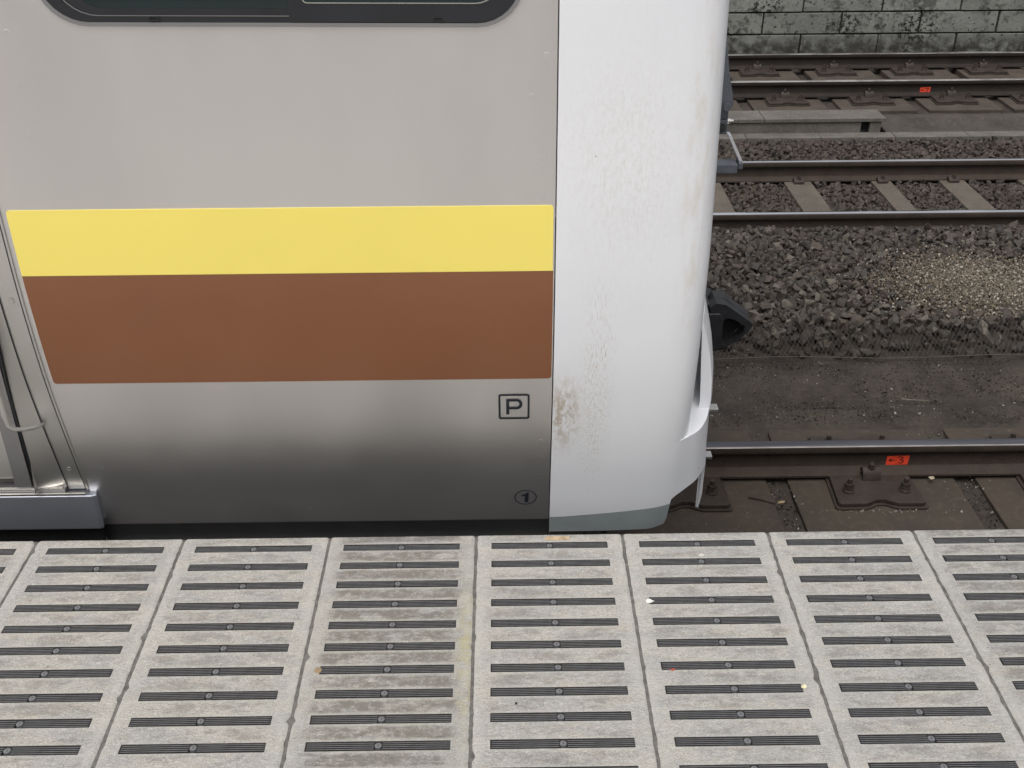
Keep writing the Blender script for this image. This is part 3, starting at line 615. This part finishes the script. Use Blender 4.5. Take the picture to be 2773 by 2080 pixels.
# ------------------------------------------------------------ rails
ZT = -1.117
half = [(.0635, -.153), (.0635, -.143), (.030, -.131), (.012, -.122), (.0085, -.11), (.0085, -.050), (.011, -.044), (.031, -.038), (.0325, -.034), (.0325, -.010), (.0310, -.0048), (.024, -.0012), (0, 0)]
rprof = [(a, b) for a, b in half] + [(-a, b) for a, b in half[-2::-1]]
def rail(yc, label, head, edge, side=None):
    m = MB(); k = len(rprof); xx = [XL, 0, 1, 2, 3, 4, 5, XR]; n_ = len(xx)
    m.v = [(x, yc + a, ZT + b) for x in xx for a, b in rprof]
    for i in range(n_ - 1):
        for j in range(k):
            a, b = j, (j + 1) % k; m.f.append((i * k + a, i * k + b, (i + 1) * k + b, (i + 1) * k + a))
            z = (rprof[a][1] + rprof[b][1]) / 2; yy = (rprof[a][0] + rprof[b][0]) / 2
            m.mi.append(1 if z > -.0011 else 2 if z > -.0045 and yy < 0 else 0)
    return tag(m.build('rail', [side or M['rust'], head, edge], smooth=25), label, 'rail', 'running rails')
rail(2 * CY - 2.124, 'near rail hidden under the silver train', M['head_dull'], M['rust'])
r1 = rail(2.124, 'nearest visible rail, carrying the orange 3 tag', M['head_dull'], M['gleam_low'])
rail(5.11, 'bright topped rail behind the ballast bank and pale pebble heap', M['head'], M['rust'])
rail(6.243, 'brightest topped rail, level with the foot of the linkage', M['head'], M['rust'])
r4 = rail(8.714, 'dark brown rail carrying the small orange 7 tag', M['gleam'], M['gleam'], M['rust_far'])
rail(9.846, 'farthest rail, at the foot of the block wall', M['head'], M['gleam'], M['rust_far'])
def tagplate(parent, x, yc, w, h, z0, digit, thick=.003):
    y = yc - .0085 - .0035; m = MB().prism([(x, z0), (x + w, z0 + .002), (x + w + .003, z0 + h), (x + .001, z0 + h - .003)], y, y + .0025)
    t = m.build('number_tag', M['orange'], parent); m = MB()
    mp = lambda a, b, off: (x + a * w, y - .0012, z0 + b * h)
    ribbon(m, [(.12, .52), (.42, .55)], .06, mp=mp); ribbon(m, [(.24, .70), (.12, .52), (.25, .40)], .055, mp=mp)
    if digit == 3: ribbon(m, [(.52, .80), (.60, .92), (.72, .86), (.72, .68), (.60, .58)], .06, mp=mp); ribbon(m, [(.60, .58), (.74, .52), (.78, .36), (.68, .20), (.55, .26)], .06, mp=mp)
    else: ribbon(m, [(.52, .68), (.54, .80), (.84, .82), (.72, .50), (.66, .18)], .075, mp=mp)
    m.build('handwriting', M['ink'], t)
    t['label'] = 'orange tag reading arrow %d' % digit
tagplate(r1, 1.806, 2.124, .104, .052, -1.2375, 3)
tagplate(r4, 4.172, 8.714, .10, .060, -1.250, 7)

# ------------------------------------------------------------ sleepers
def sleeper(x0, x1, y0, y1, zt, mt, label, group, seed, chip=.004):
    r = random.Random(seed); m = MB().box(x0, x1, y0, y1, zt - .12, zt)
    o = m.build('sleeper', mt, bevel=.006); return tag(o, label, 'sleeper', group)
GA = 'wide sleepers of the near track'; names = {0: 'wide sleeper under the train, left of the nose', 1: 'wide grimy sleeper half hidden behind the white skirt', 2: 'wide grimy sleeper below the orange 3 tag', 3: 'wide grimy sleeper at the right edge beside the platform'}
for k in range(0, 4):
    x0 = 1.336 + (k - 2) * .893; sleeper(x0, x0 + .792, .56, 2.545, -1.290, M['sleeper'], names[k], GA, k)
xsB = [.35, 1.0, 1.63, 2.357, 3.024, 3.59, 4.22, 4.86]; wB = [.2, .2, .22, .216, .155, .204, .2, .2]
nB = ['pale narrow sleeper, all hidden by the nose', 'pale narrow sleeper mostly hidden by the nose', 'pale narrow sleeper next to the white nose, between the two bright rails', 'pale narrow sleeper with two light spots, second from the nose', 'narrowest pale sleeper, third from the nose', 'pale narrow sleeper near the right edge, fourth from the nose',
      'pale narrow sleeper just past the right edge', 'pale narrow sleeper far past the right edge']
for x, w, l in zip(xsB[2:7], wB[2:7], nB[2:7]): sleeper(x - w / 2, x + w / 2, 4.70, 6.66, -1.268, M['sleeper_c'], l, 'narrow sleepers of the middle track', 1)
cen = [1.98, 2.81, 3.652, 4.485, 5.31]
nC = ['brown block sleeper behind the linkage, at the nose', 'brown block sleeper behind the lidded trough, first fully visible', 'brown block sleeper behind the end of the trough lid', 'brown block sleeper right of the orange 7 tag', 'brown block sleeper cut by the right edge']
for x, l in zip(cen, nC): sleeper(x - .36, x + .356, 8.24, 10.28, -1.291, M['sleeper_f'], l, 'block sleepers of the far track', 1)

# ------------------------------------------------------------ rail fasteners
def fastener(loc, label):
    e = empty('rail_fastener', loc)     # origin on the sleeper top, under the rail centre
    tag(e, label, 'rail fastener', 'bolted rail fasteners')
    def outline(w, d0, d1, notch):
        f = [(-w, -d0 + .012), (-w + .012, -d0), (-.075, -d0), (-.045, -d0 + notch * .45), (-.02, -d0 + notch), (.02, -d0 + notch), (.045, -d0 + notch * .45), (.075, -d0), (w - .012, -d0), (w, -d0 + .012)]
        return f + [(w - .012, -.07), (w - .012, .07)] + [(-a, -b) for a, b in f] + [(-w + .012, .07), (-w + .012, -.07)]
    m = MB().prism(outline(.213, .300, .30, .03), .0003, .010, 'z'); m.build('pad_plate', M['plate'], e, bevel=.002)
    m = MB().prism(outline(.200, .286, .28, .03), .0102, .030, 'z')
    b = m.build('base_plate', M['plate'], e, bevel=.004)
    b.data.transform(Matrix.Translation((0, 0, 0)))
    for sx in (-1, 1):
        for sy in (-1, 1):
            m = MB(); x, y = sx * .130, sy * .185; a = (0, 0, 1)
            m.cyl((x, y, .030), .030, .006, a, 20).cyl((x, y, .037), .026, .008, a, 20, .021).cyl((x, y, .046), .023, .006, a, 20).cyl((x, y, .052), .0215, .020, a, 6).cyl((x, y, .072), .0125, .024, a, 14, .011)
            m.build('bolt', M['plate'], e, smooth=30)
    for sy in (-1, 1):
        m = MB(); pr_ = [(.048, .060), (.060, .078), (.078, .084), (.094, .074), (.104, .052), (.108, .032)]
        inn_ = [(.102, .032), (.096, .050), (.088, .066), (.077, .074), (.064, .068), (.055, .054)]
        m.prism([(sy * a, b_) for a, b_ in pr_ + inn_], -.042, .042, 'x'); c = m.build('clip', M['plate'], e, smooth=35)
        m = MB().cyl((0, sy * .077, .082), .017, .008, (0, 0, 1), 16).cyl((0, sy * .077, .090), .0145, .014, (0, 0, 1), 6).cyl((0, sy * .077, .104), .012, .008, (0, 0, 1), 12, .006); m.build('clip_bolt', M['plate'], c, smooth=30)
    return e
ZS = -1.290
proto = fastener((1.715, 2.124, ZS), 'large bolted rail fastener below the orange 3 tag')
spots = [(.822, 2.124, 'bolted rail fastener beside the prong of the white skirt', .0), (2.62, 2.124, 'bolted rail fastener cut by the right edge on the nearest rail', 0)]
rows4 = [(1.98, 'fastener of the 7 tag rail, hidden by the nose'), (2.81, 'first fastener from the nose on the 7 tag rail'), (3.643, 'fastener of the 7 tag rail, left of the tag'), (4.463, 'fastener of the 7 tag rail, right of the tag'), (5.26, 'fastener of the 7 tag rail at the right edge')]
rows5 = [(1.95, 'fastener of the farthest rail, hidden by the nose'), (2.768, 'first fastener from the nose on the farthest rail'), (3.595, 'second fastener from the nose on the farthest rail'), (4.413, 'third fastener from the nose on the farthest rail'), (5.214, 'fourth fastener from the nose on the farthest rail')]
spots += [(x, 8.714, l, 0) for x, l in rows4[1:]] + [(x, 9.846, l, 0) for x, l in rows5[1:]]
for x, y, l, _ in spots:
    c = copy_tree(proto); c.location = (x, y, ZS); c['label'] = l
def small_clip(loc, label):
    e = empty('rail_clip', loc); tag(e, label, 'rail clip', 'small clips of the middle track')
    for sy in (-1, 1):
        m = MB().prism([(sy * .055, .012), (sy * .06, .032), (sy * .085, .04), (sy * .125, .018), (sy * .125, .001), (sy * .06, .001)], -.04, .04, 'x'); m.build('clip_plate', M['plate'], e, bevel=.003)
        m = MB().cyl((0, sy * .092, .030), .016, .016, (0, 0, 1), 6).cyl((0, sy * .092, .046), .009, .012, (0, 0, 1), 10); m.build('bolt', M['plate'], e, smooth=30)
    return e
pc = None
ordn = ['first', 'second', 'third', 'fourth', 'fifth']
for i, x in enumerate(xsB[2:6]):
    for y, nm in ((5.11, 'rail behind the ballast bank'), (6.243, 'brightest topped rail')):
        l = 'small dark clip on the %s sleeper from the nose, %s' % (ordn[i], nm)
        if pc is None: c = pc = small_clip((x, y, -1.268), l)
        else: c = copy_tree(pc); c.location = (x, y, -1.268); c['label'] = l

# ------------------------------------------------------------ cable trough, kerb, wall
e = empty('cable_trough', (2.0, 7.58, -1.35)); tag(e, 'grey concrete cable trough with flat lids beside the far track', 'cable trough')
def off(o, e): o.location = [-a for a in e.location]; return o
off(MB().box(.2, 3.22, 7.45, 7.70, -1.33, -1.162).box(3.30, 3.40, 7.45, 7.70, -1.33, -1.162).box(3.22, 3.30, 7.52, 7.70, -1.33, -1.162).build('trough_body', M['trough'], e, bevel=.003), e)
for i, x in enumerate((.25, 1.30, 2.35)): off(MB().box(x, x + (1.044 if i < 2 else 1.082), 7.435, 7.72, -1.160, -1.128).build('trough_lid', M['trough'], e, bevel=.004), e)
off(MB().box(3.222, 3.298, 7.50, 7.519, -1.25, -1.163).build('cable_opening', M['void'], e), e)
m = MB()
for i in range(9): m.box(.2 + i * .66, .2 + i * .66 + .654, 7.30, 7.449, -1.36, -1.258)
tag(m.build('kerb', M['trough'], bevel=.004), 'low concrete kerb between far ballast and cable trough', 'kerb')
tag(MB().prism([(7.45, -1.262), (7.62, -1.258), (7.70, -1.205), (7.79, -1.198), (7.80, -1.33), (7.45, -1.33)], 3.46, 6.6, 'x').build('trough_ramp', M['ramp'], bevel=.004), 'long sloping grey concrete channel side right of the trough lids', 'concrete channel')
m = MB(); m.cur = 1; m.box(-6, 9, 10.83, 11.2, -1.4, .118); m.cur = 0
zl = [-1.365, -1.122, -.876, -.63, -.385, -.14, .105, .35, .595]
for i in range(6):
    o_ = 3.47 if i % 2 == 0 else 3.02
    for k in range(-9, 7):
        x = o_ + k * .905; r = random.Random(i * 50 + k); j = [r.uniform(-.006, .006) for _ in range(4)]
        m.prism([(x + .010 + j[0], zl[i] + .009), (x + .895 + j[1], zl[i] + .009 + j[3] * .5), (x + .895 + j[1] + .004, zl[i + 1] - .009 + j[2] * .5), (x + .010 + j[0] + .004, zl[i + 1] - .009)], 10.80 + j[2], 10.835)
w = m.build('block_wall', [M['block'], M['mortar']], bevel=.007); tag(w, 'mossy grey block retaining wall behind the farthest rail', 'wall')

# ------------------------------------------------------------ stones
def protos(n_, flat=.7, seed=1):
    out = []; r = np.random.default_rng(seed)
    for _ in range(n_):
        bm = bmesh.new(); P = r.normal(size=(13, 3)); P /= np.linalg.norm(P, axis=1)[:, None]; P *= r.uniform(.8, 1.1, (13, 1)); P *= np.array([1, r.uniform(.65, .95), flat * r.uniform(.8, 1.1)])
        for q in P: bm.verts.new(q)
        res = bmesh.ops.convex_hull(bm, input=bm.verts)
        for v in [g_ for g_ in res['geom_interior'] if isinstance(g_, bmesh.types.BMVert)]: bm.verts.remove(v)
        bm.verts.index_update(); bm.faces.ensure_lookup_table(); bm.verts.ensure_lookup_table()
        out.append((np.array([v.co[:] for v in bm.verts]), np.array([[v.index for v in f.verts] for f in bm.faces]))); bm.free()
    return out
def scatter(name, pts, sizes, mat_, pr_, seed=2, tilt=3.14):
    r = np.random.default_rng(seed); V, F = [], []; o = 0
    for p_, s_ in zip(pts, sizes):
        pv, pf = pr_[r.integers(len(pr_))]; a, b, c = r.uniform(-tilt, tilt), r.uniform(-tilt, tilt), r.uniform(-3.14, 3.14)
        ca, sa, cb, sb, cc, sc_ = math.cos(a), math.sin(a), math.cos(b), math.sin(b), math.cos(c), math.sin(c)
        Rm = np.array([[cc, -sc_, 0], [sc_, cc, 0], [0, 0, 1]]) @ np.array([[cb, 0, sb], [0, 1, 0], [-sb, 0, cb]]) @ np.array([[1, 0, 0], [0, ca, -sa], [0, sa, ca]])
        V.append(pv @ Rm.T * s_ + p_); F.append(pf + o); o += len(pv)
    V = np.concatenate(V); F = np.concatenate(F); me = bpy.data.meshes.new(name)
    me.vertices.add(len(V)); me.vertices.foreach_set('co', V.astype(np.float32).ravel())
    me.loops.add(F.size); me.loops.foreach_set('vertex_index', F.astype(np.int32).ravel())
    me.polygons.add(len(F)); me.polygons.foreach_set('loop_start', np.arange(0, F.size, 3, dtype=np.int32)); me.polygons.foreach_set('use_smooth', np.zeros(len(F), dtype=bool)); me.update(calc_edges=True)
    me.materials.append(mat_); ob = bpy.data.objects.new(name, me); S.collection.objects.link(ob); return ob
PR = protos(14, .72, 5)
def field(x0, x1, y0, y1, sp, seed, skip=None, lift=(0, .02)):
    r = np.random.default_rng(seed); gx, gy = np.meshgrid(np.arange(x0, x1, sp), np.arange(y0, y1, sp)); P = np.stack([gx.ravel(), gy.ravel()], 1); P += r.uniform(-.5, .5, P.shape) * sp
    if skip is not None: P = P[~skip(P[:, 0], P[:, 1])]
    z = ground_h(P[:, 0], P[:, 1]) + r.uniform(*lift, len(P)); return np.column_stack([P, z])
def edge_y(x): return 3.275 + .035 * np.sin(x * 3.1) + .05 * np.sin(x * 1.3 + 1) + .02 * np.sin(x * 9)
sk1 = lambda x, y: (y < edge_y(x)) | (y > 5.035)
A = np.concatenate([field(.1, 5.8, 3.18, 5.05, .045, 1, sk1, (0, .014)), field(.1, 5.8, 3.3, 5.0, .060, 2, lambda x, y: (y < edge_y(x) + .06) | (y > 4.98), (.022, .042))])
r = np.random.default_rng(3); sz = np.clip(r.lognormal(math.log(.0290), .30, len(A)), .014, .052)
sz *= np.where(A[:, 1] < 3.55, 1.15, 1.0); A[:, 2] += .014 * (A[:, 1] < 3.5)
tag(scatter('ballast', A, sz, M['ballast'], PR, 4), 'grey brown crushed stone bank between the near and middle tracks', 'ballast', kind='stuff')
insl = lambda x, y: np.any([np.abs(x - a) < b / 2 + .004 for a, b in zip(xsB, wB)], axis=0)
B = np.concatenate([field(.9, 5.8, 5.19, 6.17, .038, 11, insl, (0, .012)), field(.9, 5.8, 5.2, 6.16, .05, 12, lambda x, y: np.any([np.abs(x - a) < b / 2 + .03 for a, b in zip(xsB, wB)], axis=0), (.015, .030)),
                    field(.9, 5.9, 6.32, 7.29, .038, 13, insl, (0, .012)), field(.9, 5.9, 6.33, 7.27, .05, 14, None, (.015, .03))])
sz = np.clip(r.lognormal(math.log(.028), .25, len(B)), .016, .045)
tag(scatter('ballast', B, sz, M['ballast_far'], PR, 5), 'dark crushed stone between the bright rails and up to the kerb', 'ballast', kind='stuff')
# pale pebble heap
n_ = 30000; P = r.normal(size=(n_, 2)) * np.array([.44, .40]); P = P[(P ** 2).sum(1) < 1.3]
P = np.column_stack([P[:, 0] + 2.93 - P[:, 1] * .15, P[:, 1] + 3.86]); dd = np.sqrt(((P[:, 0] - 2.93) / .62) ** 2 + ((P[:, 1] - 3.86) / .55) ** 2)
z = ground_h(P[:, 0], P[:, 1]) + .042 + .035 * np.exp(-dd ** 2 * 2) + r.uniform(-.012, .004, len(P)); kp = (P[:, 1] > 3.42) & (r.uniform(0, 1, len(P)) < np.clip(1.25 - dd * .85, 0.03, 1))
P = np.column_stack([P, z])[kp]
tag(scatter('pebble_heap', P, np.clip(r.lognormal(math.log(.0066), .3, len(P)), .003, .012), M['pebble'], protos(6, .8, 9), 6), 'spilled heap of small pale tan pebbles on the ballast bank', 'pebbles', kind='stuff')
# chips in the dirt and sleeper gaps
C = []
for _ in range(900):
    x = r.uniform(.3, 5); y = r.uniform(2.56, 3.3) if r.random() < .8 else 2.6 + abs(r.normal()) * .1; C.append((x, y, float(ground_h(np.array(x), np.array(y))) + .004))
for k in range(0, 5):
    xg = 1.336 + (k - 2) * .893 - .052
    for _ in range(90): C.append((xg + r.uniform(-.045, .045), r.uniform(1.2, 2.5), -1.302 + r.uniform(0, .004)))
for _ in range(60): C.append((1.715 + r.normal() * .16, 1.825 + abs(r.normal()) * -.015, -1.288))
for _ in range(110): C.append((r.uniform(.6, 3), r.uniform(1.3, 2.5), -1.288))
C = np.array(C); sz = np.clip(r.lognormal(math.log(.0028), .5, len(C)), .0012, .009)
tag(scatter('grit', C, sz, M['chips'], protos(5, .6, 12), 7), 'scattered pale grit in the dirt and sleeper gaps', 'grit', kind='stuff')
D_ = field(.2, 5.5, 2.56, 3.3, .013, 21, lambda x, y: r.random(len(x)) > .5, (-.001, .003))
D2 = np.concatenate([D_] + [np.column_stack([r.uniform(1.336 + (k - 2) * .893 - .097, 1.336 + (k - 2) * .893 - .006, 240), r.uniform(1.2, 2.53, 240), np.full(240, -1.306)]) for k in range(0, 5)])
tag(scatter('fine_gravel', D2, np.clip(r.lognormal(math.log(.0045), .4, len(D2)), .002, .012), M['dirt'], protos(5, .6, 14), 8), 'fine dark gravel over the dirt strip', 'gravel', kind='stuff')
# wire net against the foot of the bank
m = MB(); a_, b_ = .026, .020
def npt(x, t): return (x, 3.205 + t * .17, -1.268 + t * .125 + .008 * math.sin(x * 5) + .02)
for s_ in range(int(5.2 / a_)):
    for sg in (1, -1):
        pts = []
        for k in range(10): pts.append(npt(.5 + (s_ + .5 * (k % 2) * sg) * a_, k / 9))
        for k in range(9):
            p0, p1 = Vector(pts[k]), Vector(pts[k + 1]); w_ = .0017
            m.add([p0 + Vector((w_, 0, 0)), p0 - Vector((w_, 0, 0)), p0 + Vector((0, -w_, w_)), p1 + Vector((w_, 0, 0)), p1 - Vector((w_, 0, 0)), p1 + Vector((0, -w_, w_))], [(0, 1, 4, 3), (1, 2, 5, 4), (2, 0, 3, 5)])
m.tube([npt(.5 + i * .1, 0) for i in range(53)], .003, 6)
tag(m.build('wire_net', M['wire']), 'dark wire netting holding the foot of the ballast bank', 'wire netting')
# leaves and twigs
tag(flake('dry_leaf', 1.835, 3.335, .032, .014, -1.205, M['leaf'], 8, .5), 'curled tan leaf on the wire netting', 'leaf')
tag(flake('dry_leaf', 2.004, 2.035, .017, .014, -1.262, M['leaf_pale'], 9), 'pale leaf against the foot of the nearest rail', 'leaf')
tag(flake('dry_leaf', 1.262, 1.875, .022, .010, -1.277, M['leaf'], 10, .3), 'tan leaf lying across the dark twig', 'leaf')
tag(MB().tube([(1.12, 1.925, -1.282), (1.18, 1.905, -1.280), (1.25, 1.868, -1.282), (1.32, 1.850, -1.284)], [.003, .004, .003, .002], 6).build('twig', M['twig'], smooth=True), 'dark twig lying across the sleeper gap', 'twig')
tag(MB().tube([(2.07, 2.78, -1.258), (2.12, 2.745, -1.256), (2.17, 2.74, -1.256), (2.235, 2.735, -1.258)], [.003, .004, .003, .002], 6).build('twig', M['twig_pale'], smooth=True), 'pale twig on the dirt strip', 'twig')
